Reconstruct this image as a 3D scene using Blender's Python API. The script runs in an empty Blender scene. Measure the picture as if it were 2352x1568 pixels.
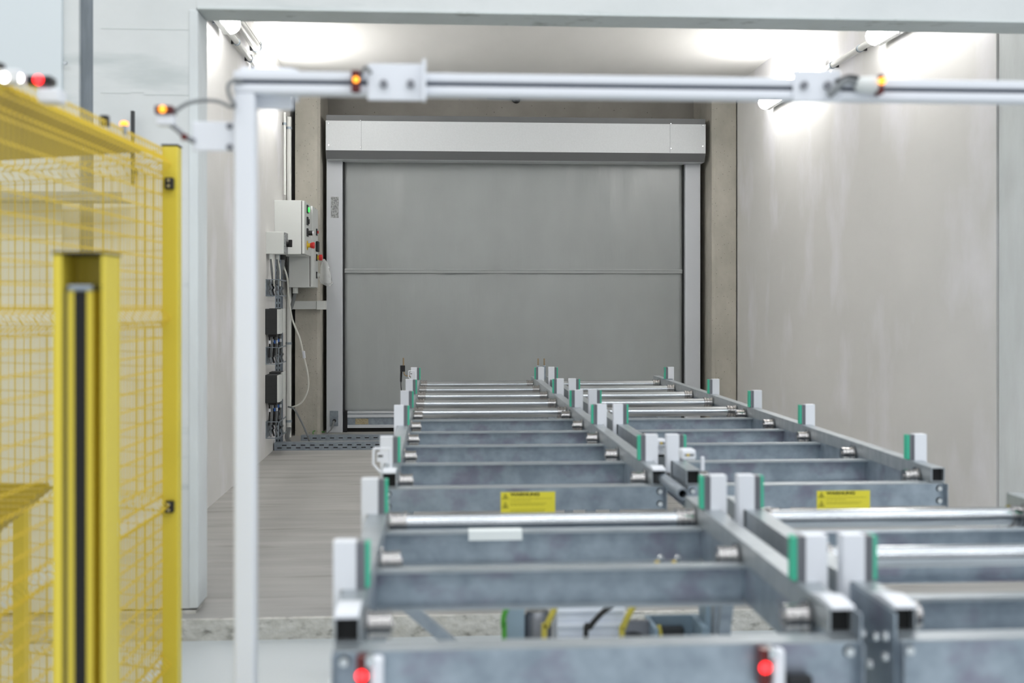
import bpy, math, random
from mathutils import Vector
random.seed(7)
C = bpy.context.scene
COL = C.collection
H = 1.386                      # camera height above the room floor (all z below are relative to the camera)
PI = math.pi
# ------------------------------------------------------------------ camera, world, lights, exposure
FPX = 2600.0; VPX = 1008.0; HOR = 699.0
TH = math.atan((1176 - VPX) / FPX)
cam_d = bpy.data.cameras.new('camera'); cam = bpy.data.objects.new('camera', cam_d); COL.objects.link(cam)
cam.location = (0, 0, H); cam.rotation_euler = (PI / 2, 0, -TH)
cam_d.sensor_width = 36; cam_d.lens = 36 * FPX / 2352
cam_d.shift_y = -(784 - HOR) / 2352
cam_d.clip_start = 0.05; cam_d.clip_end = 200
cam_d.dof.use_dof = True; cam_d.dof.focus_distance = 11.5; cam_d.dof.aperture_fstop = 2.2
C.camera = cam
vs = C.view_settings
vs.view_transform = 'Standard'; vs.look = 'None'; vs.gamma = 1; vs.use_curve_mapping = False
vs.exposure = 0.76
world = bpy.data.worlds.new('world'); C.world = world; world.use_nodes = True
wn = world.node_tree; wn.nodes.clear()
wo = wn.nodes.new('ShaderNodeOutputWorld'); bg = wn.nodes.new('ShaderNodeBackground')
tc = wn.nodes.new('ShaderNodeTexCoord'); sp = wn.nodes.new('ShaderNodeSeparateXYZ'); rp = wn.nodes.new('ShaderNodeValToRGB')
mp = wn.nodes.new('ShaderNodeMath'); mp.operation = 'MULTIPLY_ADD'; mp.inputs[1].default_value = .5; mp.inputs[2].default_value = .5
wn.links.new(tc.outputs['Generated'], sp.inputs[0]); wn.links.new(sp.outputs['Z'], mp.inputs[0]); wn.links.new(mp.outputs[0], rp.inputs[0])
els = rp.color_ramp.elements
els[0].position = .36; els[0].color = (.26, .27, .28, 1)
els[1].position = .52; els[1].color = (.95, .99, 1.03, 1)
e_ = els.new(.66); e_.color = (.80, .83, .86, 1)
e_ = els.new(.82); e_.color = (.34, .35, .37, 1)
wn.links.new(rp.outputs[0], bg.inputs[0]); bg.inputs[1].default_value = 0.52; wn.links.new(bg.outputs[0], wo.inputs[0])

def area(name, loc, rot, sx, sy, power, color):
    l = bpy.data.lights.new(name, 'AREA'); l.shape = 'RECTANGLE'; l.size = sx; l.size_y = sy; l.energy = power; l.color = color
    o = bpy.data.objects.new(name, l); COL.objects.link(o); o.location = loc; o.rotation_euler = rot; return o
# unseen lights added over the hall, wide rows for line highlights on rollers
for yy_, pw_ in ((3.6, 64), (1.2, 98), (-1.6, 98), (-4.6, 98)):
    area('unseen_hall_light', (1.0, yy_, 5.4), (0, 0, 0), 11.0, 0.35, pw_, (.95, .98, 1.0))

# ------------------------------------------------------------------ helpers
def ray(u, v):
    a = u - 1176; s, c = math.sin(TH), math.cos(TH)
    return (FPX * s + a * c, FPX * c - a * s, HOR - v)
def ax(u, v, X):
    x, y, z = ray(u, v); t = X / x; return Vector((X, y * t, z * t))
def ay(u, v, Y):
    x, y, z = ray(u, v); t = Y / y; return Vector((x * t, Y, z * t))
def az(u, v, Z):
    x, y, z = ray(u, v); t = Z / z; return Vector((x * t, y * t, Z))

class MB:
    def __init__(s): s.v = []; s.f = []; s.m = []; s.s = []
    def add(s, vs, fs, m=0, sm=False):
        o = len(s.v); s.v += [tuple(p) for p in vs]
        for f in fs: s.f.append([i + o for i in f]); s.m.append(m); s.s.append(sm)
        return s
    def box(s, x0, x1, y0, y1, z0, z1, m=0):
        vs = [(x, y, z) for z in (z0, z1) for y in (y0, y1) for x in (x0, x1)]
        return s.add(vs, [(0, 2, 3, 1), (4, 5, 7, 6), (0, 1, 5, 4), (2, 6, 7, 3), (0, 4, 6, 2), (1, 3, 7, 5)], m)
    def prism(s, pts, axis, a, b, m=0):
        n = len(pts); vs = []
        for t in (a, b):
            for p, q in pts:
                vs.append({'x': (t, p, q), 'y': (p, t, q), 'z': (p, q, t)}[axis])
        fs = [tuple(range(n - 1, -1, -1)), tuple(range(n, 2 * n))] + [(i, (i + 1) % n, n + (i + 1) % n, n + i) for i in range(n)]
        return s.add(vs, fs, m)
    def tube(s, pts, r, n=10, m=0, cap=True):
        pts = [Vector(p) for p in pts]; rings = []; up = None
        for i, p in enumerate(pts):
            d = (pts[min(i + 1, len(pts) - 1)] - pts[max(i - 1, 0)]).normalized()
            if up is None:
                up = Vector((0, 0, 1)) if abs(d.z) < .9 else Vector((1, 0, 0))
            up = (up - d * up.dot(d)).normalized(); sd = d.cross(up)
            rr = r[i] if isinstance(r, (list, tuple)) else r
            rings.append([p + (up * math.cos(2 * PI * k / n + PI / n) + sd * math.sin(2 * PI * k / n + PI / n)) * rr for k in range(n)])
        o = len(s.v)
        for rg in rings: s.v += [tuple(q) for q in rg]
        for i in range(len(pts) - 1):
            for k in range(n):
                a = o + i * n + k; b = o + i * n + (k + 1) % n
                s.f.append([a, b, b + n, a + n]); s.m.append(m); s.s.append(n > 5)
        if cap:
            s.f.append([o + k for k in range(n - 1, -1, -1)]); s.m.append(m); s.s.append(False)
            e = o + (len(pts) - 1) * n
            s.f.append([e + k for k in range(n)]); s.m.append(m); s.s.append(False)
        return s
    def lathe(s, c, axis, prof, n=24, m=0):
        # prof: list of (along, radius)
        c = Vector(c); o = len(s.v)
        for a, r in prof:
            for k in range(n):
                t = 2 * PI * k / n; p, q = r * math.cos(t), r * math.sin(t)
                d = {'x': (a, p, q), 'y': (p, a, q), 'z': (p, q, a)}[axis]
                s.v.append(tuple(c + Vector(d)))
        for i in range(len(prof) - 1):
            for k in range(n):
                a = o + i * n + k; b = o + i * n + (k + 1) % n
                s.f.append([a, b, b + n, a + n]); s.m.append(m); s.s.append(abs(prof[i + 1][1] - prof[i][1]) < 1e-6)
        s.f.append([o + k for k in range(n)]); s.m.append(m); s.s.append(False)
        e = o + (len(prof) - 1) * n
        s.f.append([e + k for k in range(n - 1, -1, -1)]); s.m.append(m); s.s.append(False)
        return s
    def mesh(s, name, mats, off=(0, 0, 0)):
        me = bpy.data.meshes.new(name); ox, oy, oz = off
        me.from_pydata([(x - ox, y - oy, z - oz) for x, y, z in s.v], [], s.f)
        if not isinstance(mats, (list, tuple)): mats = [mats]
        for mt in mats: me.materials.append(mt)
        me.polygons.foreach_set('material_index', s.m); me.polygons.foreach_set('use_smooth', s.s)
        me.update(); me.validate()
        if any(s.s): me.polygons.foreach_set('use_smooth', [True] * len(me.polygons)); me.set_sharp_from_angle(angle=.6)
        return me
    def build(s, name, mats, parent=None, bevel=0, seg=2):
        org = root_loc(parent)
        me = s.mesh(name, mats, (org[0], org[1], org[2] - H))
        o = bpy.data.objects.new(name, me); COL.objects.link(o)
        if parent: o.parent = parent
        if bevel:
            b = o.modifiers.new('bevel', 'BEVEL'); b.width = bevel; b.segments = seg; b.limit_method = 'ANGLE'; b.angle_limit = .6
        return o
def root_loc(o):
    if o is None: return (0, 0, 0)
    l = Vector((0, 0, 0))
    while o: l += o.location; o = o.parent
    return tuple(l)
def tag(o, label=None, cat=None, group=None, kind=None):
    if label: o['label'] = label
    if cat: o['category'] = cat
    if group: o['group'] = group
    if kind: o['kind'] = kind
    return o
def thing(name, label, cat, loc, group=None, kind=None):
    o = bpy.data.objects.new(name, None); COL.objects.link(o); o.location = (loc[0], loc[1], loc[2] + H)
    o.empty_display_size = .1
    return tag(o, label, cat, group, kind)
def copy_tree(o, parent=None):
    c = o.copy(); COL.objects.link(c)
    if parent: c.parent = parent
    for ch in list(o.children): copy_tree(ch, c)
    return c
def inst(name, me, parent, loc):
    o = bpy.data.objects.new(name, me); COL.objects.link(o)
    org = root_loc(parent); o.parent = parent
    o.location = (loc[0] - org[0], loc[1] - org[1], loc[2] + H - org[2]); return o

# ------------------------------------------------------------------ materials
def lin(c):
    return tuple((x / 255 / 12.92) if x / 255 <= .04045 else ((x / 255 + .055) / 1.055) ** 2.4 for x in c) + (1,)
def mat(name, rgb, rough=.5, metal=0, spec=.5, emit=None, es=0, noise=None, bump=None, alpha=1, trans=0):
    m = bpy.data.materials.new(name); m.use_nodes = True; nt = m.node_tree; b = nt.nodes['Principled BSDF']
    b.inputs['Base Color'].default_value = lin(rgb); b.inputs['Roughness'].default_value = rough
    b.inputs['Metallic'].default_value = metal; b.inputs['Specular IOR Level'].default_value = spec
    if emit: b.inputs['Emission Color'].default_value = lin(emit); b.inputs['Emission Strength'].default_value = es
    if trans: b.inputs['Transmission Weight'].default_value = trans
    if alpha < 1: b.inputs['Alpha'].default_value = alpha
    if noise or bump:
        t = nt.nodes.new('ShaderNodeTexCoord')
    if noise:   # (scale vector, detail, second rgb, lo, hi)
        sc, det, rgb2, lo, hi = noise
        mpn = nt.nodes.new('ShaderNodeMapping'); mpn.inputs['Scale'].default_value = sc
        n = nt.nodes.new('ShaderNodeTexNoise'); n.inputs['Scale'].default_value = 1; n.inputs['Detail'].default_value = det; n.inputs['Roughness'].default_value = .6
        r = nt.nodes.new('ShaderNodeValToRGB'); r.color_ramp.elements[0].position = lo; r.color_ramp.elements[1].position = hi
        r.color_ramp.elements[0].color = lin(rgb); r.color_ramp.elements[1].color = lin(rgb2)
        nt.links.new(t.outputs['Object'], mpn.inputs[0]); nt.links.new(mpn.outputs[0], n.inputs[0]); nt.links.new(n.outputs[0], r.inputs[0]); nt.links.new(r.outputs[0], b.inputs['Base Color'])
    if bump:    # (scale vector, strength, distance)
        sc, st, ds = bump
        m2 = nt.nodes.new('ShaderNodeMapping'); m2.inputs['Scale'].default_value = sc
        n2 = nt.nodes.new('ShaderNodeTexNoise'); n2.inputs['Scale'].default_value = 1; n2.inputs['Detail'].default_value = 4
        bp = nt.nodes.new('ShaderNodeBump'); bp.inputs['Strength'].default_value = st; bp.inputs['Distance'].default_value = ds
        nt.links.new(t.outputs['Object'], m2.inputs[0]); nt.links.new(m2.outputs[0], n2.inputs[0]); nt.links.new(n2.outputs[0], bp.inputs['Height']); nt.links.new(bp.outputs[0], b.inputs['Normal'])
    return m
def layered(m, sc, lo, hi, rgb, fac=1.0, detail=5, vor=False):
    """mix a second colour over the base through another noise: stains, pores, dirt, reflected tint"""
    nt = m.node_tree; b = nt.nodes['Principled BSDF']
    t = nt.nodes.new('ShaderNodeTexCoord'); mpn = nt.nodes.new('ShaderNodeMapping'); mpn.inputs['Scale'].default_value = sc
    if vor:
        n = nt.nodes.new('ShaderNodeTexVoronoi'); n.inputs['Scale'].default_value = 1
    else:
        n = nt.nodes.new('ShaderNodeTexNoise'); n.inputs['Scale'].default_value = 1; n.inputs['Detail'].default_value = detail
    r = nt.nodes.new('ShaderNodeMapRange'); r.inputs['From Min'].default_value = lo; r.inputs['From Max'].default_value = hi
    r.inputs['To Max'].default_value = fac
    mx = nt.nodes.new('ShaderNodeMix'); mx.data_type = 'RGBA'
    src = b.inputs['Base Color'].links[0].from_socket if b.inputs['Base Color'].links else None
    nt.links.new(t.outputs['Object'], mpn.inputs[0]); nt.links.new(mpn.outputs[0], n.inputs[0])
    nt.links.new(n.outputs[0], r.inputs['Value']); nt.links.new(r.outputs[0], mx.inputs['Factor'])
    if src: nt.links.new(src, mx.inputs['A'])
    else: mx.inputs['A'].default_value = b.inputs['Base Color'].default_value
    mx.inputs['B'].default_value = lin(rgb)
    nt.links.new(mx.outputs['Result'], b.inputs['Base Color']); return m

M = {}
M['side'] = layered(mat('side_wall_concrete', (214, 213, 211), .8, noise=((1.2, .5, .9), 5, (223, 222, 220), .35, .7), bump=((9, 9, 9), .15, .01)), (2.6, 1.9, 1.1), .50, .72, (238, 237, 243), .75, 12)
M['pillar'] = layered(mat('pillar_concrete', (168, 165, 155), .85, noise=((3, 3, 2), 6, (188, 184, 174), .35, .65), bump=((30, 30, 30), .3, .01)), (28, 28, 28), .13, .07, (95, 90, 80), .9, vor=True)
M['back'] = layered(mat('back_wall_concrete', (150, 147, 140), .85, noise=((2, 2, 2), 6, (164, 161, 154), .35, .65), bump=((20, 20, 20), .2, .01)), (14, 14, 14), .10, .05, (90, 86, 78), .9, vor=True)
M['ceil'] = mat('ceiling_concrete', (226, 225, 222), .8, noise=((1, .3, 1), 4, (234, 233, 230), .35, .7))
M['hallwall'] = layered(mat('hall_wall_concrete', (208, 212, 212), .8, noise=((1.4, 1, 1.6), 6, (219, 222, 222), .35, .65), bump=((14, 14, 14), .25, .008)), (1.1, 1, 6), .58, .68, (182, 190, 190), .6, 9)
M['header'] = layered(mat('header_edge_concrete', (196, 202, 200), .85, noise=((3, 3, 8), 6, (208, 214, 214), .3, .7)), (9, 9, 9), .6, .75, (150, 155, 152), .7, 6)
M['jamb'] = mat('jamb_concrete', (208, 212, 213), .85, noise=((5, 5, 1.5), 6, (220, 226, 227), .3, .7), bump=((20, 20, 6), .3, .01))
M['panel'] = mat('white_wall_panel', (216, 224, 228), .5)
M['seal'] = mat('grey_joint_seal', (142, 150, 158), .7, noise=((30, 30, 3), 4, (120, 128, 135), .35, .65))
M['floor'] = layered(mat('room_floor_concrete', (152, 151, 148), .6, noise=((.8, 7, 1), 7, (175, 174, 171), .3, .7), bump=((3, 30, 1), .2, .006)), (1.2, 8, 1), .57, .75, (128, 124, 117), .7, 8)
M['curb'] = layered(mat('rough_slab_edge_concrete', (188, 187, 180), .9, noise=((14, 14, 22), 6, (214, 213, 208), .35, .65), bump=((40, 40, 40), .6, .015)), (16, 16, 30), .56, .72, (112, 110, 103), .8, 8)
M['hfloor'] = mat('pale_epoxy_floor', (205, 212, 216), .28, noise=((.6, .6, 1), 3, (214, 220, 223), .3, .7))
M['galv'] = layered(mat('galvanised_steel', (138, 148, 158), .42, .72, noise=((16, 16, 16), 5, (158, 168, 178), .35, .65)), (38, 38, 38), .25, .75, (170, 178, 186), .35, vor=True)
M['galv2'] = layered(mat('galvanised_channel', (142, 154, 165), .38, .70, noise=((14, 14, 14), 6, (168, 180, 190), .35, .65)), (7, 7, 9), .52, .66, (128, 118, 138), .55, 6)  # purple mottling puts a reflected tint into the zinc colour
M['galvtop'] = mat('zinc_tube', (158, 166, 171), .40, .62, noise=((8, 30, 8), 5, (182, 188, 192), .3, .7))
M['steel'] = mat('roller_steel', (174, 178, 182), .16, .97, noise=((3, 40, 40), 3, (204, 208, 212), .3, .7))
M['chrome'] = mat('turned_steel', (168, 166, 165), .16, 1.0)
M['bolt'] = mat('zinc_bolt', (210, 214, 216), .2, .9)
M['white'] = mat('white_plastic_block', (226, 229, 235), .45)
M['green'] = mat('green_glide_strip', (62, 184, 150), .45)
M['alu'] = mat('anodised_profile', (128, 130, 136), .4, .6)
M['cream'] = mat('pale_powder_coat', (226, 229, 235), .4, spec=.4)
M['slot'] = mat('profile_slot_dark', (46, 56, 74), .6)
M['black'] = mat('black_plastic', (18, 18, 20), .45)
M['rubber'] = mat('black_rubber', (12, 12, 12), .7)
M['darkgrey'] = mat('dark_grey_housing', (52, 54, 56), .5)
M['lgrey'] = mat('light_grey_enclosure', (216, 219, 217), .45)
M['doorbox'] = mat('door_header_paint', (206, 210, 213), .5, noise=((60, 60, 60), 3, (212, 216, 219), .3, .7))
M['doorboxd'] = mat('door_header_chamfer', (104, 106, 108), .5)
M['guide'] = mat('guide_rail_paint', (200, 204, 210), .42)
M['yellow'] = mat('yellow_powder_coat', (224, 204, 72), .38, spec=.45)
M['yellowd'] = mat('yellow_powder_coat_wire', (230, 200, 62), .42)
M['yellow_shaded'] = mat('shaded_yellow_paint', (158, 134, 26), .5)  # cage yellow darkened: shade of roof and slats put into the colour
M['sign'] = mat('warning_sign_yellow', (232, 220, 62), .35)
M['ink'] = mat('sign_ink', (70, 66, 12), .5)
M['ink2'] = mat('sign_small_print', (178, 170, 40), .5)
M['label'] = mat('grey_type_label', (170, 173, 175), .5, noise=((90, 90, 60), 2, (120, 122, 124), .42, .6))
M['tan'] = mat('tan_sticker', (178, 168, 140), .5, noise=((60, 60, 120), 2, (150, 138, 110), .4, .6))
M['wcable'] = mat('white_cable', (226, 226, 218), .5)
M['gcable'] = mat('grey_cable', (120, 124, 126), .5)
M['ycable'] = mat('yellow_cable', (190, 176, 70), .5)
M['grcable'] = mat('green_cable', (70, 150, 50), .5)
M['blue'] = mat('blue_marker', (40, 96, 180), .5)
M['red'] = mat('red_button', (200, 40, 42), .35)
M['ybut'] = mat('yellow_collar', (220, 190, 40), .4)
M['redled'] = mat('red_led', (255, 40, 40), .4, emit=(255, 30, 34), es=3.2)
M['ambled'] = mat('amber_led', (255, 160, 40), .4, emit=(255, 150, 40), es=1.6)
M['grnled'] = mat('green_lamp', (60, 220, 80), .4, emit=(50, 230, 80), es=1.2)
M['whtled'] = mat('white_led', (255, 255, 255), .4, emit=(255, 252, 240), es=5)
M['dred'] = mat('dark_red_lens', (92, 22, 18), .25)
M['tube'] = mat('lamp_diffuser', (255, 255, 255), .4, emit=(255, 253, 250), es=19.5)
M['conduit'] = mat('white_plastic_conduit', (222, 223, 220), .4)
M['brass'] = mat('brass_pin', (160, 140, 110), .35, .8)
M['bluegrey'] = mat('blue_grey_paint', (132, 152, 166), .45)
M['ribbed'] = mat('white_motor_paint', (222, 228, 238), .4)
M['paper'] = mat('white_adhesive_tape', (228, 234, 234), .6)
M['film'] = mat('clear_plastic_bag', (235, 238, 238), .15, alpha=.32)
# door curtain: glossy PVC sheet with vertical creases
M['curtain'] = mat('grey_pvc_curtain', (156, 160, 160), .27, noise=((1.5, 1, .8), 3, (164, 169, 169), .3, .7), bump=((3.0, 1, .55), .32, .04))

# ------------------------------------------------------------------ the setting
XL, XR = -1.57, 3.22; F = -1.386; FH = -1.476; ZC = 2.40; YB = 12.95
YW0, YW1 = 5.18, 5.38
def struct(name, mb, m, bevel=0): return tag(mb.build(name, m, None, bevel), kind='structure')
struct('floor', MB().box(XL - .3, XR + .3, 5.07, YB + .2, F - .12, F), M['floor'])
o = MB().box(-6, 6, -2.5, 5.06, FH - .1, FH); struct('floor', o, M['hfloor'])
struct('trim_1', MB().box(-6, 6, 5.045, 5.075, FH, F + .001), M['curb'])
struct('trim_2', MB().box(-6, -1.09, 5.16, YW1 - .02, F, F + .010), M['curb'])
struct('trim_2', MB().box(-6, -1.09, 5.19, YW1 - .02, F + .010, F + .018), M['rubber'])
struct('wall_left', MB().box(XL - .2, XL, YW1, YB + .2, F, ZC + .2), M['side'])
struct('wall_right', MB().box(XR, XR + .2, 6.36, YB + .2, F, ZC + .2), M['side'])
struct('trim_3', MB().box(XR + .012, XR + .2, YW1, 6.35, F, ZC + .2), M['jamb'])
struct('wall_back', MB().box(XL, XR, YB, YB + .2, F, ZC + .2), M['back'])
o = MB()
for i, (a, b) in enumerate(((YW1, 9.28), (9.288, YB))): o.box(XL, XR + .012, a, b, ZC, ZC + .2)
struct('ceiling', o, M['ceil'])
# front wall with opening: left block, header, right jamb
ZH = 1.338
o = MB().box(-1.545, -1.09, YW0, YW1, F + .018, 4.2)
struct('wall_front', o, M['hallwall'])
o = MB().box(-1.0895, 6, YW0, YW1, ZH, 4.2); struct('wall_front', o, M['hallwall'])
struct('wall_front', MB().box(2.98, 6, YW0, YW1, F, ZH - .0005), M['hallwall'])
struct('wall_front', MB().box(-6, -1.608, YW0, YW1, F + .018, 4.2), M['hallwall'])
# beam edge and jamb lining, joint grooves
struct('trim_4', MB().box(-1.086, 6, YW0 - .012, YW1, ZH - .012, ZH - .0005), M['header'], .003)
struct('trim_5', MB().box(-1.122, -1.082, YW0 - .006, YW1, F + .02, ZH - .013), M['jamb'], .004)
struct('trim_6', MB().box(-1.608, -1.545, YW0 + .03, YW1, F + .018, 4.2), M['seal'])
o = MB()
for v, (u0, u1) in ((65, (232, 452)), (213, (232, 300)), (217, (330, 455)), (212, (300, 330))):
    a = ay(u0, v, YW0 - .001); b = ay(u1, v, YW0 - .001); o.box(a.x, b.x, YW0 - .0015, YW0, a.z - .0012, a.z + .0012)
struct('trim_7', o, M['header'])
pw = tag(MB().box(-6, -1.675, YW0 - .03, YW0, F + .018, 4.2).build('trim_8', M['panel'], None, .003), kind='structure')
q = ay(150, 145, YW0 - .03)
sc = MB().lathe((q.x, YW0 - .03, q.z), 'y', [(-.006, .007), (0, .010)], 12).build('screw', M['bolt'], pw)
# pillars beside the door
def pillar(name, x0, x1, y0):
    c = .03
    o = MB().prism([(x0, YB), (x0, y0), (x1 - c, y0), (x1, y0 + c), (x1, YB)] if x0 < 0 else [(x1, YB), (x1, y0), (x0 + c, y0), (x0, y0 + c), (x0, YB)][::-1], 'z', F, ZC)
    return struct(name, o, M['pillar'])
pillar('trim_9', XL + .055, -1.255, 12.08)
pillar('trim_10', 2.945, XR - .015, 12.05)
# small pipe with sensor on the back wall above the door
t = thing('smoke_detector', 'small detector on a thin pipe on the wall above the roller door', 'sensor', ay(1183, 225, YB))
a = ay(1118, 226, YB - .03); b = ay(1180, 226, YB - .03)
MB().tube([a, (b.x, YB - .03, a.z)], .011, 8).build('pipe', M['gcable'], t)
MB().lathe((b.x + .03, YB, a.z), 'y', [(-.10, .028), (-.06, .045), (0, .05)], 16).build('detector_head', M['darkgrey'], t)

# ------------------------------------------------------------------ high speed roller door
d = thing('door_1', None, None, (.8, 12.4, F), kind='structure')
YD = 12.44
yf = 12.12
gl0, gl1 = ay(750, 900, 12.36).x, ay(787, 900, 12.36).x
gr0, gr1 = ay(1573, 900, 12.36).x, ay(1608, 900, 12.36).x
zt = ay(800, 364, YD).z
o = MB()
for a, b, lip in ((gl0, gl1, gl1), (gr0, gr1, gr0)):
    g = MB().box(a, b, 12.34, 12.46, F, ay(770, 362, 12.34).z)
    g.build('guide_rail', M['guide'], d, .006)
for a in (gl1 + .002, gr0 - .014):
    MB().box(a, a + .012, 12.40, 12.5, F, zt).build('brush_seal', M['black'], d)
# curtain with seam pocket
cx0, cx1 = gl1 + .012, gr0 - .012
zs = ay(1180, 622, YD).z; zb = ay(1180, 944, YD).z
cu = MB(); nx, nz = 90, 60
import mathutils.noise as mn
pts = []
for j in range(nz + 1):
    for i in range(nx + 1):
        x = cx0 + (cx1 - cx0) * i / nx; z = zb + (zt + .05 - zb) * j / nz
        h = .012 * mn.noise(Vector((x * 2.2, 0, z * .5))) + .006 * mn.noise(Vector((x * 6, 3, z * 1.1)))
        pts.append((x, YD + h, z))
fs = [(j * (nx + 1) + i, j * (nx + 1) + i + 1, (j + 1) * (nx + 1) + i + 1, (j + 1) * (nx + 1) + i) for j in range(nz) for i in range(nx)]
cu.add(pts, fs, 0, True)
cuo = cu.build('curtain', M['curtain'], d)
sd_ = cuo.modifiers.new('thick', 'SOLIDIFY'); sd_.thickness = .003
MB().box(cx0, cx1, YD - .018, YD - .008, zs - .028, zs + .022).build('seam_pocket', M['curtain'], d, .005)
MB().box(cx0, cx1, YD - .022, YD - .014, zs + .004, zs + .014).build('seam_pocket', M['curtain'], d, .003)
# header box
hx0, hx1 = ay(748, 300, yf).x, ay(1621, 300, yf).x
z0, z1, z2, z3 = [ay(1000, v, yf).z for v in (366, 347, 279, 268)]
MB().prism([(yf + .06, z0), (yf, z1), (yf, z2), (12.5, z2), (12.5, z0)][::-1], 'x', hx0, hx1).build('header_box', [M['doorbox']], d, .003)
MB().box(hx0 + .005, hx1 - .002, yf + .01, 12.55, z2 + .001, z3 + .01).build('top_cover', M['doorboxd'], d, .002)
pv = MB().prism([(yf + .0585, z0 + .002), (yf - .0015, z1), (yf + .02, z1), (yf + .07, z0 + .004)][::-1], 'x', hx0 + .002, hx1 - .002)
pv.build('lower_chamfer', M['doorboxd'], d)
o = MB()
for u, v in ((755, 283), (755, 333), (828, 277), (828, 338), (1541, 284), (1541, 341), (1614, 288), (1614, 336)):
    p = ay(u, v, yf - .001); MB().lathe(p, 'y', [(-.004, .006), (0, .009)], 10).build('screw', M['bolt'], d)
for u in (830, 1539):
    p = ay(u, 300, yf); o.box(p.x - .0015, p.x + .0015, yf - .001, yf + .01, z1 + .004, z2 - .004)
o.build('panel_joint', M['seal'], d)
# bottom bar
x0, x1 = ay(798, 960, YD - .03).x, cx1 - .02
zz = [ay(900, v, YD - .04).z for v in (944, 949, 951, 958, 961, 975, 978, 982, 992)]
MB().box(x0, x1, YD - .05, YD + .03, zz[1], zz[0]).build('bottom_bar_rib', M['guide'], d, .003)
MB().box(x0, x1, YD - .05, YD + .03, zz[3], zz[2]).build('bottom_bar_rib', M['guide'], d, .003)
MB().box(x0, x1, YD - .035, YD + .03, zz[6], zz[0] - .004).build('bottom_bar', M['galv'], d)
MB().box(x0, x1, YD - .05, YD + .03, zz[7], zz[5]).build('bottom_bar_rib', M['guide'], d, .003)
MB().box(x0, x1, YD - .025, YD + .02, F, zz[7]).build('rubber_seal', M['rubber'], d)
MB().box(cx0 - .008, x0, YD - .06, YD + .03, F, zz[0] + .008).build('end_block', M['black'], d, .003)
a = ay(816, 961, YD - .036); b = ay(846, 974, YD - .036)
MB().box(a.x, b.x, YD - .038, YD - .035, b.z, a.z).build('sticker', M['tan'], d)
a = ay(760, 452, 12.339); b = ay(778, 500, 12.339)
MB().box(a.x, b.x, 12.337, 12.34, b.z, a.z).build('type_label', M['label'], d)
a = ay(758, 943, 12.339); b = ay(777, 978, 12.339)
MB().box(a.x, b.x, 12.330, 12.34, b.z, a.z).build('access_plate', M['galv'], d, .002)
p = ay(768, 966, 12.33); pl = MB().lathe(p, 'y', [(-.035, .012), (-.02, .018), (0, .02)], 14).build('cable_gland', M['black'], d)
MB().tube([p + Vector((0, -.03, 0)), p + Vector((-.01, -.06, -.04)), p + Vector((-.03, -.09, -.09)), (p.x - .07, 12.22, F + .006)], [.011, .013, .006, .005], 8).build('plug_cable', M['gcable'], d)

# ------------------------------------------------------------------ damp-proof tube lamps and conduits
def lamp(x, y0, y1, z, side, label, grp='tube lamps on the room walls'):
    t = thing('tube_lamp', label, 'lamp', (x, (y0 + y1) / 2, z - .06), grp)
    w = XL if side < 0 else XR
    a, b = sorted((w - side * .03, w - side * .078))
    MB().box(a, b, y0 + .01, y1 - .01, z - .070, z + .070).build('housing', M['lgrey'], t, .008)
    c = w - side * .078
    prof = []
    for k in range(13):
        an = PI * k / 12; prof.append((c - side * .078 * math.sin(an), z + .069 * math.cos(an)))
    g = MB(); n = 13
    ys = [y0, y0 + .012, y0 + .05, y1 - .05, y1 - .012, y1]; sc_ = [.62, .90, 1, 1, .90, .62]
    vs_ = []
    for yy, s_ in zip(ys, sc_):
        vs_ += [(c + (px_ - c) * s_, yy, z + (pz_ - z) * (.6 + .4 * s_)) for px_, pz_ in prof]
    fs_ = [(i * n + k, i * n + k + 1, (i + 1) * n + k + 1, (i + 1) * n + k) for i in range(5) for k in range(n - 1)]
    fs_ += [tuple(range(n)), tuple(range(5 * n, 6 * n))[::-1]] + [(i * n, (i + 1) * n, (i + 1) * n + n - 1, i * n + n - 1) for i in range(5)]
    g.add(vs_, fs_, 0, True); g.build('diffuser', M['tube'], t)
    for yy in (y0 + .25, y1 - .25):
        a, b = sorted((w, w - side * .03)); MB().box(a, b, yy - .02, yy + .02, z - .05, z + .05).build('wall_clip', M['galv'], t)
    for yy in [y0 + .1 + k * (y1 - y0 - .2) / 4 for k in range(5)]:
        a, b = sorted((c - side * .002, c - side * .018)); MB().box(a, b, yy - .008, yy + .008, z - .079, z - .060).build('latch', M['bolt'], t)
    return t
lamp(3.15, 6.45, 8.0, 1.935, 1, 'white fluorescent tube lamp on right wall, the nearer one just under the header')
lamp(3.15, 9.15, 10.75, 1.945, 1, 'white fluorescent tube lamp on right wall, the one nearer the roller door')
lamp(-1.49, 6.75, 8.25, 2.005, -1, 'glowing tube lamp high on the left wall, the nearer one at the opening corner')
lamp(-1.49, 9.55, 11.12, 2.015, -1, 'glowing tube lamp on the left wall beside the pillar, behind the portal bracket')

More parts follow.
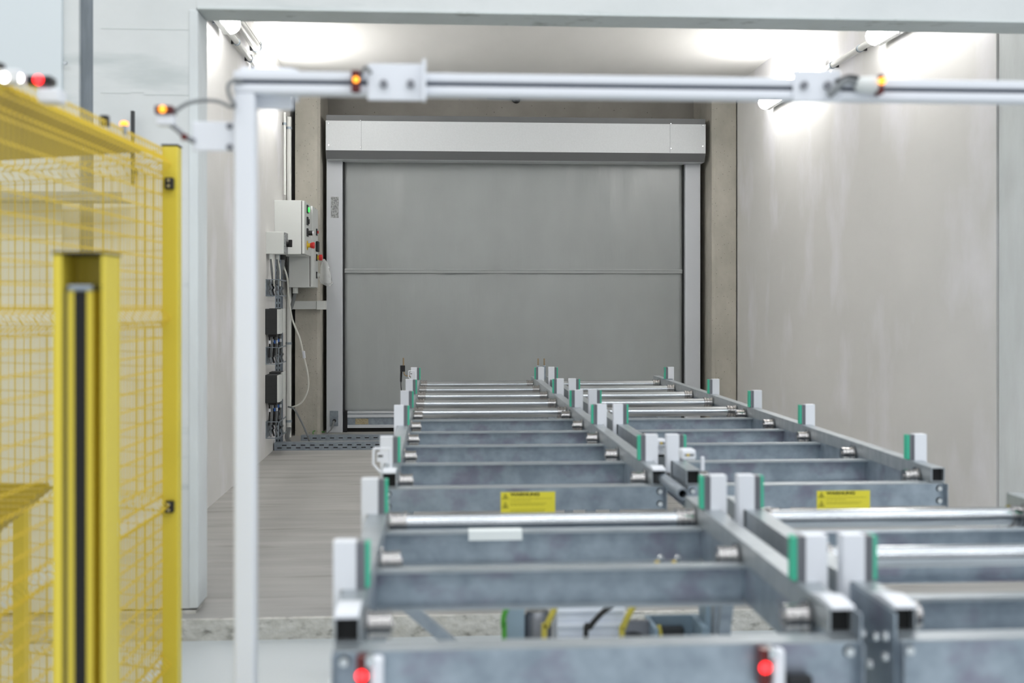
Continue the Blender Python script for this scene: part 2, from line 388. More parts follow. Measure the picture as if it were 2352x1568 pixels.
def conduit(label, pts, r, clips=(), name='conduit'):
    t = thing(name, label, 'pipe', pts[0])
    MB().tube(pts, r, 14).build('pipe', M['conduit'], t)
    side = -1 if pts[0][0] < 0 else 1; w = XL if side < 0 else XR
    for c in clips:
        c = Vector(c)
        MB().lathe(c, 'y' if abs(pts[0][1] - pts[-1][1]) > .5 else 'z', [(-.012, r + .006), (.012, r + .006)], 14).build('clip', M['galv'], t)
        a, b = sorted((w, c.x)); zz_ = (c.z - r * .7, c.z + r * .7) if abs(pts[0][1] - pts[-1][1]) > .5 else (c.z - .012, c.z + .012)
        yy_ = (c.y - .012, c.y + .012) if abs(pts[0][1] - pts[-1][1]) > .5 else (c.y - r * .7, c.y + r * .7)
        MB().box(a, b, *yy_, *zz_).build('clip_foot', M['darkgrey'], t)
    return t
conduit('thin white conduit running between the two left wall lamps', [(-1.53, 8.27, 1.99), (-1.53, 9.53, 1.99)], .022, [(-1.53, 9.3, 1.99), (-1.53, 8.7, 1.99)])
conduit('thick white conduit on left wall above the lamps', [(-1.515, 6.6, 2.14), (-1.515, 9.95, 2.14)], .036, [(-1.515, 8.55, 2.14), (-1.515, 9.55, 2.14)])
conduit('slim white conduit highest on the left wall under the ceiling', [(-1.54, 6.6, 2.235), (-1.54, 11.2, 2.235)], .016, [(-1.54, 8.1, 2.235), (-1.54, 9.85, 2.235)])
conduit('white conduit on right wall between the two tube lamps', [(3.17, 8.02, 1.93), (3.17, 9.13, 1.93)], .024, [(3.17, 8.95, 1.93), (3.17, 8.35, 1.93)])
zc0 = 1.93; XV = -1.541
conduit('wide white vertical conduit on left wall beside the pillar', [(XV, 11.78, zc0), (XV, 11.78, F + .02)], .026,
        [(XV, 11.78, ax(660, 283, -1.515).z), (XV, 11.78, -.4), (XV, 11.78, -1.2)])
conduit('thin white vertical conduit on left wall, left of the wide one', [(-1.545, 11.50, zc0), (-1.545, 11.50, 1.10)], .012, [(-1.545, 11.50, ax(660, 283, -1.515).z)])

# ------------------------------------------------------------------ electrical gear on the left wall
def cyl_y(p, r, l, n=14): return MB().lathe(p, 'x', [(0, r), (l, r)], n)
# cabinet 1
XF = -1.285
c1y0, c1y1 = 10.95, 11.48
zt1, zb1 = ax(697, 458, XF).z, ax(697, 583, XF).z
t = thing('control_cabinet', 'light grey control cabinet with green lamp and red emergency stop on left wall', 'cabinet', (-1.42, 11.2, zb1))
MB().box(XL, XF - .03, c1y0, c1y1, zb1, zt1).build('body', M['lgrey'], t, .004)
dr = MB().box(XF - .024, XF, c1y0, c1y1, zb1 + .004, zt1 - .004).build('door', M['lgrey'], t, .004)
MB().box(XF - .031, XF - .023, c1y0 + .006, c1y1 - .006, zb1 + .008, zt1 - .008).build('door_gasket', M['rubber'], t)
yb_ = 11.17
for v, kind in ((484, 'g'), (511, 'k'), (537, 'w')):
    z = ax(709, v, XF).z
    MB().box(XF, XF + .012, yb_ - .045, yb_ + .045, z - .035, z + .045).build('label_plate', M['darkgrey'], dr, .003)
    cyl_y((XF + .012, yb_, z), .024, .012 if kind != 'w' else .04).build('indicator_lamp' if kind == 'g' else 'selector_switch', M['grnled'] if kind == 'g' else M['black'], dr)
    if kind == 'w': cyl_y((XF + .052, yb_, z), .017, .012).build('switch_cap', M['white'], dr)
z = ax(709, 565, XF).z
cyl_y((XF, yb_, z), .045, .006).build('warning_ring', M['ybut'], dr)
cyl_y((XF + .006, yb_, z), .022, .03).build('button_stem', M['ybut'], dr)
MB().lathe((XF + .03, yb_, z), 'x', [(0, .022), (.012, .028), (.036, .033), (.044, .026)], 18).build('emergency_stop', M['red'], dr)
cyl_z = lambda p, r, l, n=14: MB().lathe(p, 'z', [(0, r), (l, r)], n)
p = (-1.50, 11.02, zb1 - .05)
cyl_z(p, .03, .05).build('cable_gland', M['black'], t)
MB().tube([(-1.50, 11.02, zb1 - .04), (-1.51, 11.03, zb1 - .12), (-1.535, 11.06, zb1 - .22)], [.022, .022, .014], 10).build('cable', M['gcable'], t)
# cabinet 2 behind
c2y0, c2y1 = 11.5, 12.02
zt2, zb2 = ax(717, 474, XF).z, ax(717, 660, XF).z
X2 = ay(718, 600, c2y0).x
t = thing('control_cabinet', 'larger grey cabinet behind the first, with plastic bag hung from its red button', 'cabinet', (-1.4, 11.75, zb2))
MB().box(-1.505, X2 - .03, c2y0, c2y1, zb2, zt2).build('body', M['lgrey'], t, .004)
MB().box(XL, -1.505, 11.66, 11.7, zb2 + .1, zb2 + .14).build('wall_bracket', M['galv'], t)
dr = MB().box(X2 - .024, X2, c2y0, c2y1, zb2 + .004, zt2 - .004).build('door', M['lgrey'], t, .004)
MB().box(X2 - .031, X2 - .023, c2y0 + .006, c2y1 - .006, zb2 + .008, zt2 - .008).build('door_gasket', M['rubber'], t)
yb2 = 11.84
for v, kind in ((534, 's'), (567, 'b'), (592, 'r'), (632, 'w')):
    z = ax(728, v, X2).z
    if kind == 'b':
        MB().box(X2, X2 + .03, yb2 - .06, yb2 + .06, z - .055, z + .055).build('main_switch', M['black'], dr, .01)
        continue
    MB().box(X2, X2 + .012, yb2 - .035, yb2 + .035, z - .035, z + .035).build('label_plate', M['darkgrey'], dr, .003)
    if kind == 's': cyl_y((X2 + .012, yb2, z), .015, .012).build('push_button', M['red'], dr)
    if kind == 'w': cyl_y((X2 + .012, yb2, z), .022, .022).build('key_switch', M['lgrey'], dr)
    if kind == 'r':
        cyl_y((X2 + .012, yb2, z), .024, .02).build('button_stem', M['ybut'], dr)
        MB().lathe((X2 + .03, yb2, z), 'x', [(0, .03), (.03, .032), (.036, .02)], 16).build('emergency_stop', M['red'], dr)
        zr = z
cyl_z((-1.45, 11.58, zb2 - .06), .028, .06).build('cable_gland', M['lgrey'], t)
MB().tube([(-1.45, 11.58, zb2 - .05), (-1.47, 11.59, zb2 - .13), (-1.50, 11.62, zb2 - .22)], .018, 10).build('cable', M['gcable'], t)
# plastic bag hanging from the red button
bag = MB(); ring = []
n = 22; prof = [(0, .012), (-.04, .03), (-.09, .045), (-.15, .05), (-.20, .06), (-.25, .058), (-.28, .02)]
vs_ = []
for i, (dz, r) in enumerate(prof):
    for k in range(n):
        a = 2 * PI * k / n; rr = r * (1 + .22 * math.sin(3 * a + i) + .12 * math.sin(7 * a + 2 * i))
        vs_.append((X2 + .075 + rr * math.cos(a) * 1.0 + .05 * (i / 6) ** 1.5, yb2 + rr * math.sin(a) * .8, zr - .015 + dz))
fs_ = [(i * n + k, i * n + (k + 1) % n, (i + 1) * n + (k + 1) % n, (i + 1) * n + k) for i in range(len(prof) - 1) for k in range(n)]
bag.add(vs_, fs_, 0, True)
tag(bag.build('plastic_bag', M['film'], None), 'crumpled clear plastic bag hanging from red button beside the door guide', 'bag')
# grey duct box below cabinet 2
a = ay(672, 691, 12.0); b = ay(727, 710, 12.0); c = ay(749, 710, 12.0)
t = thing('cable_duct', 'short grey horizontal cable duct across the left pillar below the cabinets', 'cable duct', (-1.4, 12.0, b.z))
MB().box(a.x - .03, b.x, 11.985, 12.08, b.z, a.z).build('duct', M['lgrey'], t, .003)
MB().box(b.x + .002, c.x, 11.975, 12.08, b.z - .003, a.z + .003).build('end_box', M['lgrey'], t, .003)
# small switch box
YS = 10.42
a = ay(620, 532, YS); b = ay(655, 583, YS)
t = thing('switch_box', 'small light grey isolator box with black rotary switch, lowest left of the cabinets', 'switch box', (-1.5, YS, b.z))
MB().box(XL, b.x - .012, YS, YS + .20, b.z, a.z).build('body', M['lgrey'], t, .004)
MB().box(b.x - .011, b.x, YS + .006, YS + .194, b.z + .004, a.z - .004).build('lid', M['label'], t, .003)
z = (a.z + b.z) / 2
kb = cyl_y((b.x, YS + .10, z), .034, .022, 20).build('rotary_switch', M['black'], t)
MB().box(b.x + .022, b.x + .05, YS + .088, YS + .112, z - .034, z + .034).build('switch_handle', M['black'], kb, .004)
for i, yy in enumerate((YS + .04, YS + .12)):
    x_ = -1.53 + i * .045
    cyl_z((x_, yy, b.z - .045), .019, .045).build('cable_gland', M['lgrey'], t)
    MB().tube([(x_, yy, b.z - .04), (x_ + .004, yy + .01, b.z - .14), (x_ + .012 - .02 * i, yy + .05, b.z - .27)], .010, 8).build('cable', M['gcable'], t)
    MB().tube([(x_ + .008, yy, b.z - .04), (x_ + .024, yy + .01, b.z - .15), (x_ + .02, yy + .05, b.z - .29)], .007, 8).build('cable', M['wcable'], t)
# vertical perforated tray
YT = 11.0
tz1, tz0 = zb1 - .004, F
t = thing('cable_tray', 'vertical perforated galvanised cable tray on the left wall', 'cable tray', (-1.54, YT + .05, F))
g = MB().box(XL, XL + .058, YT, YT + .003, tz0, tz1).box(XL, XL + .058, YT + .12, YT + .123, tz0, tz1).box(XL, XL + .003, YT + .003, YT + .12, tz0, tz1)
z = tz0 + .06
while z < tz1 - .05:
    for xx in (.016, .042):
        g.box(XL + xx - .004, XL + xx + .004, YT - .0015, YT + .0005, z, z + .03, 1)
    z += .052
g.build('perforated_profile', [M['galv'], M['rubber']], t)
# frequency drives and cable clamps
def drive(y, za, zb, label):
    t = thing('motor_drive', label, 'motor drive', (-1.51, y, zb), 'black motor drives on the left wall')
    xf = XL + .125
    g = MB().box(XL, xf - .022, y, y + .19, zb, za)
    k = zb + .012
    while k < za - .012:
        g.box(XL + .006, xf - .026, y - .004, y, k, k + .004); k += .010
    g.build('heat_sink_body', M['darkgrey'], t, .002)
    MB().box(xf - .020, xf, y + .002, y + .188, zb + .004, za - .004).build('front_cover', M['lgrey'], t, .003)
    MB().box(XL + .02, xf - .03, y + .04, y + .15, zb - .022, zb).build('terminal_block', M['black'], t)
    for i in range(4):
        yy = y + .05 + i * .028; xx = XL + .03 + i * .018
        cb = MB().tube([(xx, yy, zb - .015), (xx + .003, yy + .003, zb - .10), (xx - .006, yy + .012, zb - .21)], .008, 8).build('cable', M['gcable'] if i % 2 else M['black'], t)
        if i != 1: MB().tube([(xx + .0015, yy + .001, zb - .055), (xx + .0025, yy + .002, zb - .085)], .0088, 8).build('marker_sleeve', M['blue'] if i == 2 else M['white'], cb)
    return t
YDr = 10.38
zz = [ay(630, v, YDr).z for v in (709, 768, 861, 925)]
drive(YDr, zz[0], zz[1], 'black motor drive in the upper pair, the front one')
drive(YDr + .24, zz[0] + .004, zz[1] + .006, 'black motor drive in the upper pair, the rear one')
drive(YDr, zz[2], zz[3], 'black motor drive in the lower pair, the front one')
drive(YDr + .24, zz[2] + .012, zz[3] + .010, 'black motor drive in the lower pair, the rear one')
def clamp(v0, v1, label):
    y = YDr + .02; za = ay(630, v0, y).z; zb = ay(630, v1, y).z
    t = thing('cable_bracket', label, 'cable bracket', (-1.5, y, zb), 'steel cable brackets on the left wall')
    x0, x1 = XL, XL + .12; w = .006
    g = MB().box(x0, x1, y, y + .02, za - w, za).box(x0, x1, y, y + .02, zb, zb + w).box(x0, x0 + w, y, y + .02, zb, za).box(x1 - w, x1, y, y + .02, zb, za)
    g.box(x1 - w, x1, y + .02, y + .5, za - .012, za).box(x1 - w, x1, y + .02, y + .5, zb, zb + .012)
    g.box(x0, x0 + .003, y + .02, y + .5, zb, za)
    g.build('frame', M['galv'], t)
    for i in range(5):
        xx = x0 + .03 + .018 * i; yy = y + .05 + .07 * i; r = .3 + .7 * random.random()
        zm = (za + zb) / 2
        MB().tube([(xx, yy, za - .005), (xx - .012 * r, yy, zm + .03), (xx + .012 * r, yy + .02, zm), (xx - .008, yy + .03, zm - .04 * r), (xx + .01, yy + .01, zb + .01)], .009, 8).build('cable_loop', M['black'] if i % 2 else M['gcable'], t)
clamp(641, 680, 'cable bracket under the small isolator box, topmost of the three')
clamp(797, 837, 'cable bracket between the two pairs of black drives')
clamp(968, 1007, 'cable bracket under the lower pair of black drives')
# white cable hanging in a loop
WP = [(652, 612), (660, 640), (664, 690), (672, 735), (688, 775), (697, 815), (707, 860), (707, 895), (692, 925), (668, 936)]
pts = [ay(u, v, 11.3 + .03 * i) for i, (u, v) in enumerate(WP)]
def smooth(p, n=6):
    p = [Vector(q) for q in p]; o_ = []
    for i in range(len(p) - 1):
        a, b, c, e = p[max(i - 1, 0)], p[i], p[i + 1], p[min(i + 2, len(p) - 1)]
        for k in range(n):
            s = k / n
            o_.append(.5 * ((2 * b) + (c - a) * s + (2 * a - 5 * b + 4 * c - e) * s * s + (3 * b - a - 3 * c + e) * s ** 3))
    return o_ + [p[-1]]
wc = thing('white_cable', 'white cable hanging in a loop in front of the left pillar', 'cable', pts[0])
MB().tube(smooth(pts), .009, 8).build('cable', M['wcable'], wc)
MB().tube([ay(697, 806, 11.44), ay(699, 822, 11.45)], .015, 8).build('cable_joint', M['white'], wc)
tag(MB().tube(smooth([ay(662, 934, 11.52), ay(676, 940, 11.45), ay(693, 970, 11.3), ay(706, 1000, 11.2), az(710, 1012, F + .03)]), .009, 8).build('grey_cable', M['gcable'], None), 'grey cable running down from the white loop to the floor tray', 'cable')
tag(MB().tube(smooth([az(735, 1008, F + .012), az(720, 1004, F + .012) + Vector((0, 0, .03)), az(722, 998, F + .012) + Vector((0, 0, .04)), az(745, 992, F + .008)]), .006, 6).build('green_cable', M['grcable'], None), 'short green earth cable on the floor in front of left door guide', 'cable')
# floor trays crossing in front of the door
def floor_tray(y, x0, x1, h, rows, label):
    t = thing('floor_cable_tray', label, 'cable tray', ((x0 + x1) / 2, y, F), 'perforated cable trays on the floor')
    g = MB().box(x0, x1, y, y + .003, F, F + h).box(x0, x1, y + .003, y + .09, F + h - .003, F + h).box(x0, x1, y + .09, y + .093, F, F + h)
    for r in range(rows):
        zc_ = F + h * (r + 1) / (rows + 1); x = x0 + .03 + (.045 if r % 2 else 0)
        while x < x1 - .05:
            g.box(x, x + .042, y - .0015, y + .0005, zc_ - .0045, zc_ + .0045, 1); x += .088
    g.build('perforated_profile', [M['galv'], M['rubber']], t)
floor_tray(10.86, XL + .01, 1.6, .075, 2, 'front perforated cable tray across the floor, with two rows of slots')
floor_tray(11.62, -1.40, 1.6, .055, 1, 'rear perforated cable tray across the floor, closer to the roller door')
t = thing('cable_bundle', 'grey cables leading from the wall conduit into the floor tray', 'cable', (-1.5, 11.4, F))
for i in range(4):
    MB().tube(smooth([(-1.53 + .012 * i, 11.57, F + .14), (-1.53 + .014 * i, 11.45 - .03 * i, F + .05), (-1.46 + .03 * i, 11.25 - .05 * i, F + .02), (-1.36 + .05 * i, 10.99, F + .012)]), .009, 7).build('cable', M['gcable'], t)

# ------------------------------------------------------------------ roller conveyors
ZR = -.60                       # top of the rails
def wheel_mb(s):                # s = +1: lane lies towards +x from the rail at x=0
    g = MB()
    g.lathe((0, 0, 0), 'x', [(0 * s, .008), (.012 * s, .008)], 12)
    g.lathe((0, 0, 0), 'x', [(s * a, r) for a, r in ((.006, .036), (.011, .037), (.0115, .0285), (.022, .0275), (.0225, .0255), (.026, .0255), (.0265, .0275), (.040, .0275), (.0405, .0255), (.044, .0255), (.0445, .0285), (.056, .0285), (.0565, .012), (.060, .012))], 28)
    return g
WHL = {s: wheel_mb(s).mesh('wheel', M['chrome']) for s in (1, -1)}
def drum_mb(s):
    return MB().lathe((0, 0, 0), 'x', [(s * a, r) for a, r in ((.002, .008), (.006, .008), (.0062, .038), (.010, .038), (.0105, .034), (.022, .0335), (.0225, .0285), (.028, .0285), (.0285, .034), (.042, .034), (.0425, .0285), (.046, .0285), (.0465, .036), (.058, .036), (.0585, .026))], 28)
DRM = {s: drum_mb(s).mesh('roller_drum', M['chrome']) for s in (1, -1)}
# guide block meshes, lane side s
def post_meshes(s):
    b = MB().box(*sorted((s * -.0735, s * -.026)), -.02, .02, ZR, -.5).box(*sorted((s * -.0735, s * -.0585)), -.02, .02, ZR - .075, ZR)
    p = MB().box(*sorted((s * -.0255, s * -.0195)), -.019, .019, ZR, -.502).box(*sorted((s * -.0195, s * -.0145)), -.015, .015, ZR, -.502).box(*sorted((s * -.0145, s * -.0075)), -.019, .019, ZR, -.502)
    g = MB().box(*sorted((s * -.007, s * .002)), -.017, .017, ZR + .003, -.503)
    return b.mesh('block', M['white']), p.mesh('profile', M['alu']), g.mesh('glide_strip', M['green'])
PST = {s: post_meshes(s) for s in (1, -1)}
BOLT = MB().lathe((0, 0, 0), 'y', [(-.010, .005), (-.010, .009), (0, .009), (0, .012), (.002, .012)], 8).mesh('bolt', M['bolt'])

def warn_sign(parent, x0, x1, y, z0, z1):
    s = MB().box(x0, x1, y - .0015, y, z0, z1).build('warning_sign', M['sign'], parent); s['label'] = 'yellow warning sticker with black heading'
    W, Hh = x1 - x0, z1 - z0; org = root_loc(s)
    cu_ = bpy.data.curves.new('t', 'FONT'); cu_.body = 'WARNUNG'; cu_.size = Hh * .185; cu_.extrude = .0002; cu_.offset = .0006
    to = bpy.data.objects.new('t', cu_); COL.objects.link(to); dg = bpy.context.evaluated_depsgraph_get(); dg.update()
    me = bpy.data.meshes.new_from_object(to.evaluated_get(dg)); bpy.data.objects.remove(to)
    me.materials.clear(); me.materials.append(M['ink'])
    for v in me.vertices:
        x_, y_, z_ = v.co; v.co = (x0 + W * .18 + x_ * 1.35 - org[0], y - .0019 + z_ - org[1], z0 + Hh * .83 + y_ + H - org[2])
    o = bpy.data.objects.new('heading', me); COL.objects.link(o); o.parent = s
    g = MB()
    def ln(fx0, fx1, fz, h=.018): g.box(x0 + W * fx0, x0 + W * fx1, y - .002, y - .0014, z0 + Hh * (fz - h), z0 + Hh * (fz + h))
    def words(a, b, fz, h):
        x = a
        while x < b:
            w_ = .025 + .05 * random.random(); ln(x, min(x + w_, b), fz, h); x += w_ + .012
    for fz, b in ((.70, .94), (.60, .55), (.48, .84), (.41, .80), (.20, .82), (.12, .80)): words(.18, b, fz, .013)
    g.build('small_print', M['ink2'], s)
    g = MB()
    for cz, hh in ((.82, .24), (.42, .26)):
        xa, xb, xm = x0 + W * .025, x0 + W * .145, x0 + W * .085; za, zb = z0 + Hh * (cz - hh / 2), z0 + Hh * (cz + hh / 2)
        for (p, q) in (((xa, za), (xb, za)), ((xb, za), (xm, zb)), ((xm, zb), (xa, za))):
            g.tube([(p[0], y - .0018, p[1]), (q[0], y - .0018, q[1])], .0007, 4)
        g.box(xm - .0015, xm + .0015, y - .0022, y - .0014, za + Hh * .07, za + Hh * .16)
        g.box(xm - .0045, xm + .0045, y - .0022, y - .0014, za + Hh * .03, za + Hh * .06)
    g.build('warning_triangle', M['ink'], s)
    return s

def conveyor(label, xa, xb, y0, y1, bars, rollers, wheels, posts_l, posts_r, plate, fl, sign=None, barh=.095, legs=()):
    """xa/xb: inner edges of the two rails; y0 near end, y1 far end"""
    t = thing('roller_conveyor', label, 'conveyor', ((xa + xb) / 2, (y0 + y1) / 2, fl), 'roller conveyor sections of the two lanes')
    w, th = .05, .003
    for x0, x1 in ((xa - w, xa), (xb, xb + w)):
        g = MB().box(x0, x1, y0, y1, ZR - th, ZR).box(x0, x1, y0, y1, ZR - .052, ZR - .052 + th).box(x0, x0 + th, y0, y1, ZR - .052 + th, ZR - th).box(x1 - th, x1, y0, y1, ZR - .052 + th, ZR - th)
        g.box(x0 + th, x1 - th, y0 + .02, y0 + .023, ZR - .049, ZR - th, 1)
        g.build('side_rail', [M['galvtop'], M['rubber']], t)
        s_ = -1 if x0 < xa else 1; xi = xa if s_ < 0 else xb
        g = MB()
        for (p0, p1, q0, q1) in ((.002, .005, ZR - .15, ZR - .0525), (.005, .04, ZR - .15, ZR - .147)):
            g.box(*sorted((xi + s_ * p0, xi + s_ * p1)), y0 + .062, y1, q0, q1)
        g.build('side_skirt', M['galv2'], t)
    def channel(y, top, h, name, x0, x1, fd=.035, bolts=False):
        g = MB().box(x0, x1, y + fd, y + fd + .003, top - h, top).box(x0, x1, y, y + fd, top - .003, top, 1).box(x0, x1, y, y + fd, top - h, top - h + .003, 1)
        g.box(x0, x1, y - .0005, y + .003, top - .008, top - .0005, 1)
        o = g.build(name, [M['galv2'], M['galvtop']], t)
        for sx in (x0 + .02, x1 - .02):
            MB().box(sx - .02, sx + .02, y + .001, y + fd, top - h + .003, top - .003).build('end_gusset', M['galv'], o) if bolts else None
            if bolts:
                for zz_ in (top - .02, top - h + .018): inst('bolt', BOLT, o, (sx, y + .0005, zz_))
        return o
    for b in bars:
        channel(b, ZR - .055, barh, 'cross_member', xa - .002, xb + .002)
    # end plate
    if plate:
        py, ph = plate
        g = MB().box(xa - w, xb + w, py, py + .004, ZR - .056 - ph, ZR - .056).box(xa - w, xb + w, py - .0005, py + .055, ZR - .059, ZR - .0555, 1)
        ep = g.build('end_plate', [M['galv2'], M['galvtop']], t)
        for sx in (xa - w + .022, xb + w - .022):
            for zz_ in (ZR - .075, ZR - .056 - ph + .02): inst('bolt', BOLT, ep, (sx, py, zz_))
        for sx in (xa - w + .001, xb + w - .004):
            MB().box(sx, sx + .003, py - .03, py, ZR - .056 - ph, ZR - .056).build('end_flange', M['galv'], ep)
        if sign: warn_sign(t, sign[0], sign[1], py, sign[2], sign[3])
    for y in rollers:
        r = MB().lathe((0, y, -.650), 'x', [(xa + .054, .012), (xa + .0545, .028), (xb - .0545, .028), (xb - .054, .012)], 32).build('roller', M['steel'], t)
        inst('roller_drum', DRM[1], r, (xa - .001, y, -.650)); inst('roller_drum', DRM[-1], r, (xb + .001, y, -.650))
    for y in wheels:
        inst('wheel', WHL[1], t, (xa - .001, y, -.650)); inst('wheel', WHL[-1], t, (xb + .001, y, -.650))
    for xs, s, ys in ((xa + .003, 1, posts_l), (xb - .003, -1, posts_r)):
        for y in ys:
            b = inst('guide_block', PST[s][0], t, (xs, y, 0)); inst('profile', PST[s][1], b, (xs, y, 0)); inst('glide_strip', PST[s][2], b, (xs, y, 0))
    for (lx, ly) in legs:
        f_ = FH if ly < 5.04 else F
        lg = MB().box(lx - .024, lx + .024, ly - .024, ly + .024, f_ + .006, ZR - .052).build('leg', M['galv'], t, .003)
        MB().box(lx - .05, lx + .05, ly - .05, ly + .05, f_, f_ + .006).build('foot_plate', M['galv'], lg)
    return t
XA0, XA1, XB0, XB1 = -.151, .769, .945, 1.806   # rail inner faces: left lane, right lane
PY = [2.42, 3.28, 4.32, 5.65, 6.59, 7.60, 9.03]
PR = [4.27, 5.57, 6.50, 7.50, 8.97]
farbars = [4.67, 5.26, 5.83, 6.43]; farwheels = [4.17, 4.83, 5.44, 6.02, 6.58]; farroll = [6.79, 7.39, 7.99, 8.60, 9.18]
YF0, YF1 = 4.05, 9.45
def sgn(u0, u1, v0, v1, y): a = ay(u0, v0, y); b = ay(u1, v1, y); return (a.x, b.x, b.z, a.z)
fl_ = conveyor('far section of the left conveyor lane, in front of the roller door', XA0, XA1, YF0, YF1, farbars, farroll, farwheels, PY[2:], PY[2:], (YF0, .084), F, sgn(1150, 1275, 1130, 1179, YF0), legs=[(XA0 - .025, 5.9), (XA1 + .025, 5.9), (XA0 - .025, 6.9), (XA1 + .025, 6.9), (XA0 - .025, 9.3), (XA1 + .025, 9.3)])
fr_ = conveyor('far section of the right conveyor lane, beside the right wall', XB0, XB1, YF0, YF1, farbars, farroll, farwheels, PY[2:], PR, (YF0, .084), F, sgn(1876, 1998, 1127, 1176, YF0), legs=[(XB0 - .025, 5.9), (XB1 + .025, 5.9), (XB0 - .025, 6.9), (XB1 + .025, 6.9), (XB0 - .025, 9.3), (XB1 + .025, 9.3)])
for t_, a_, b_ in ((fl_, XA0, XA1), (fr_, XB0, XB1)):
    m_ = (a_ + b_) / 2 - .01
    pl = MB().box(a_ - .002, b_ + .002, YF1 - .08, YF1 - .076, ZR - .12, ZR - .04).box(a_, b_, YF1 - .13, YF1 - .08, ZR - .043, ZR - .04).build('far_cross_plate', M['galv2'], t_)
    x0_ = ay(1040, 878, YF1 - .13).x if a_ < 0 else ay(1338, 878, YF1 - .13).x
    MB().box(x0_, x0_ + .185, YF1 - .128, YF1 - .10, ZR - .0398, ZR - .039).build('yellow_sticker', M['sign'], pl)
YN0, YN1 = 2.19, 3.5
nl_ = conveyor('near section of the left conveyor lane, with white tape on a cross member', XA0, XA1, YN0, YN1, [2.80, 3.27], [3.37], [2.31, 2.87], PY[:2], PY[:2], (YN0 - .03, .17), FH, legs=[(XA0 - .025, 2.7), (XA1 + .025, 3.15), (XA0 - .025, 3.3)], barh=.10)
nr_ = conveyor('near section of the right conveyor lane, cut off by the photo edge', XB0, XB1, YN0, YN1, [2.46], [3.37, 2.85], [2.31], PY[:2], PY[:2], (YN0 - .03, .17), FH, legs=[(XB0 - .025, 2.7), (XB1 + .025, 2.7), (XB1 + .025, 3.3)])
# deep channel behind the rollers of the near right section
MB().box(XB0, XB1, 3.15, 3.153, -.785, -.64).box(XB0, XB1, 3.11, 3.15, -.785, -.782).box(XB0, XB1, 3.11, 3.15, -.643, -.640).build('deep_cross_member', M['galv2'], nr_)
# tape on the cross member
a = az(1075, 1210, ZR - .0545); b = az(1196, 1210, ZR - .0545)
tp = MB().prism([(3.262, ZR - .0535), (3.262, ZR - .080), (3.2645, ZR - .080), (3.2645, ZR - .0548), (3.306, ZR - .0548), (3.306, ZR - .0535)], 'x', a.x, b.x).build('white_tape', M['paper'], nl_)
tp['label'] = 'white adhesive tape'
# rail end caps, side plates with bolts
for t_, xs in ((nl_, (XA0 - .05, XA1)), (nr_, (XB0 - .05,))):
    for x_ in xs:
        MB().prism([(YN0 - .012, ZR + .0), (YN0 - .012, ZR + .007), (YN0 + .06, ZR + .012), (YN0 + .12, ZR + .001), (YN0 + .12, ZR)], 'x', x_ + .002, x_ + .05 - .002).build('end_cap', M['white'], t_, .003)
for t_, x_ in ((fl_, XA0 - .05), (fl_, XA1)):
    MB().prism([(YF0 - .012, ZR + .0), (YF0 - .012, ZR + .006), (YF0 + .05, ZR + .012), (YF0 + .10, ZR + .001), (YF0 + .10, ZR)], 'x', x_ + .002, x_ + .048).build('end_cap', M['white'], t_, .003)
sp_ = MB().box(XB0 - .056, XB0 - .051, YN0 - .03, 2.42, -1.02, ZR - .004).build('side_plate', M['galv2'], nr_)
for (yy, zz_) in ((2.2, -.66), (2.2, -.70), (2.25, -.675), (2.32, -.69), (2.36, -.665), (2.28, -.74), (2.34, -.74)):
    MB().lathe((XB0 - .056, yy, zz_), 'x', [(-.008, .008), (0, .010)], 8).build('bolt', M['bolt'], sp_)
MB().box(XB0 - .055, XB0 - .005, 2.36, 2.41, FH, -1.02).build('leg', M['galv'], nr_)
MB().box(XA1 + .0505, XA1 + .0555, YN0 - .03, 2.30, -.9, ZR - .004).build('side_plate', M['galv'], nl_)
# diagonal braces
MB().tube([ay(905, 1365, 3.25), ay(1065, 1500, 3.25)], .022, 4).build('diagonal_brace', M['galv'], nl_)
MB().tube([(XA1 - .02, 2.9, -.76), (XA1 + .02, 3.2, -1.15)], .022, 4).build('diagonal_brace', M['galv'], nl_)
MB().box(XA0 - .045, XA1 + .045, 3.28, 3.33, -1.34, -1.29).build('lower_beam', M['galv'], nl_)
# photo sensors with red light on the near end plates
def photo_sensor(u, parent):
    yp = YN0 - .032
    c = ay(u, 1530, yp)
    s = MB().box(c.x - .010, c.x + .010, yp - .030, yp, -.735, -.660).build('photo_sensor', M['dred'], parent, .002); s['label'] = 'dark sensor with a red light'
    MB().lathe((c.x, yp - .030, -.694), 'y', [(-.004, .006), (-.003, .010), (0, .011)], 18).build('red_light', M['redled'], s)
    MB().box(c.x + .016, c.x + .040, yp - .028, yp, -.74, -.662).build('white_clip', M['white'], s, .006)
    MB().lathe((c.x + .014, yp - .03, -.668), 'y', [(0, .010), (.03, .010)], 12).build('fitting', M['bolt'], s)
photo_sensor(833, nl_); photo_sensor(1748, nl_)
MB().box(ay(1805, 1560, 2.15).x, ay(1860, 1560, 2.15).x, 2.13, 2.155, -.76, -.715).build('black_box', M['black'], nl_, .003)
for u in (1509, 1548):
    c = ay(u, 1291, 2.86)
    f1 = MB().lathe((c.x, 2.86, ZR - .0555), 'z', [(0, .006), (c.z + .6555, .006), (c.z + .657, .003)], 10).build('brass_fitting', M['ybut'], nl_)
    MB().lathe((c.x + .012, 2.87, c.z + .008), 'y', [(-.006, .007), (0, .008), (.006, .006)], 10).build('fitting_nut', M['bolt'], f1)
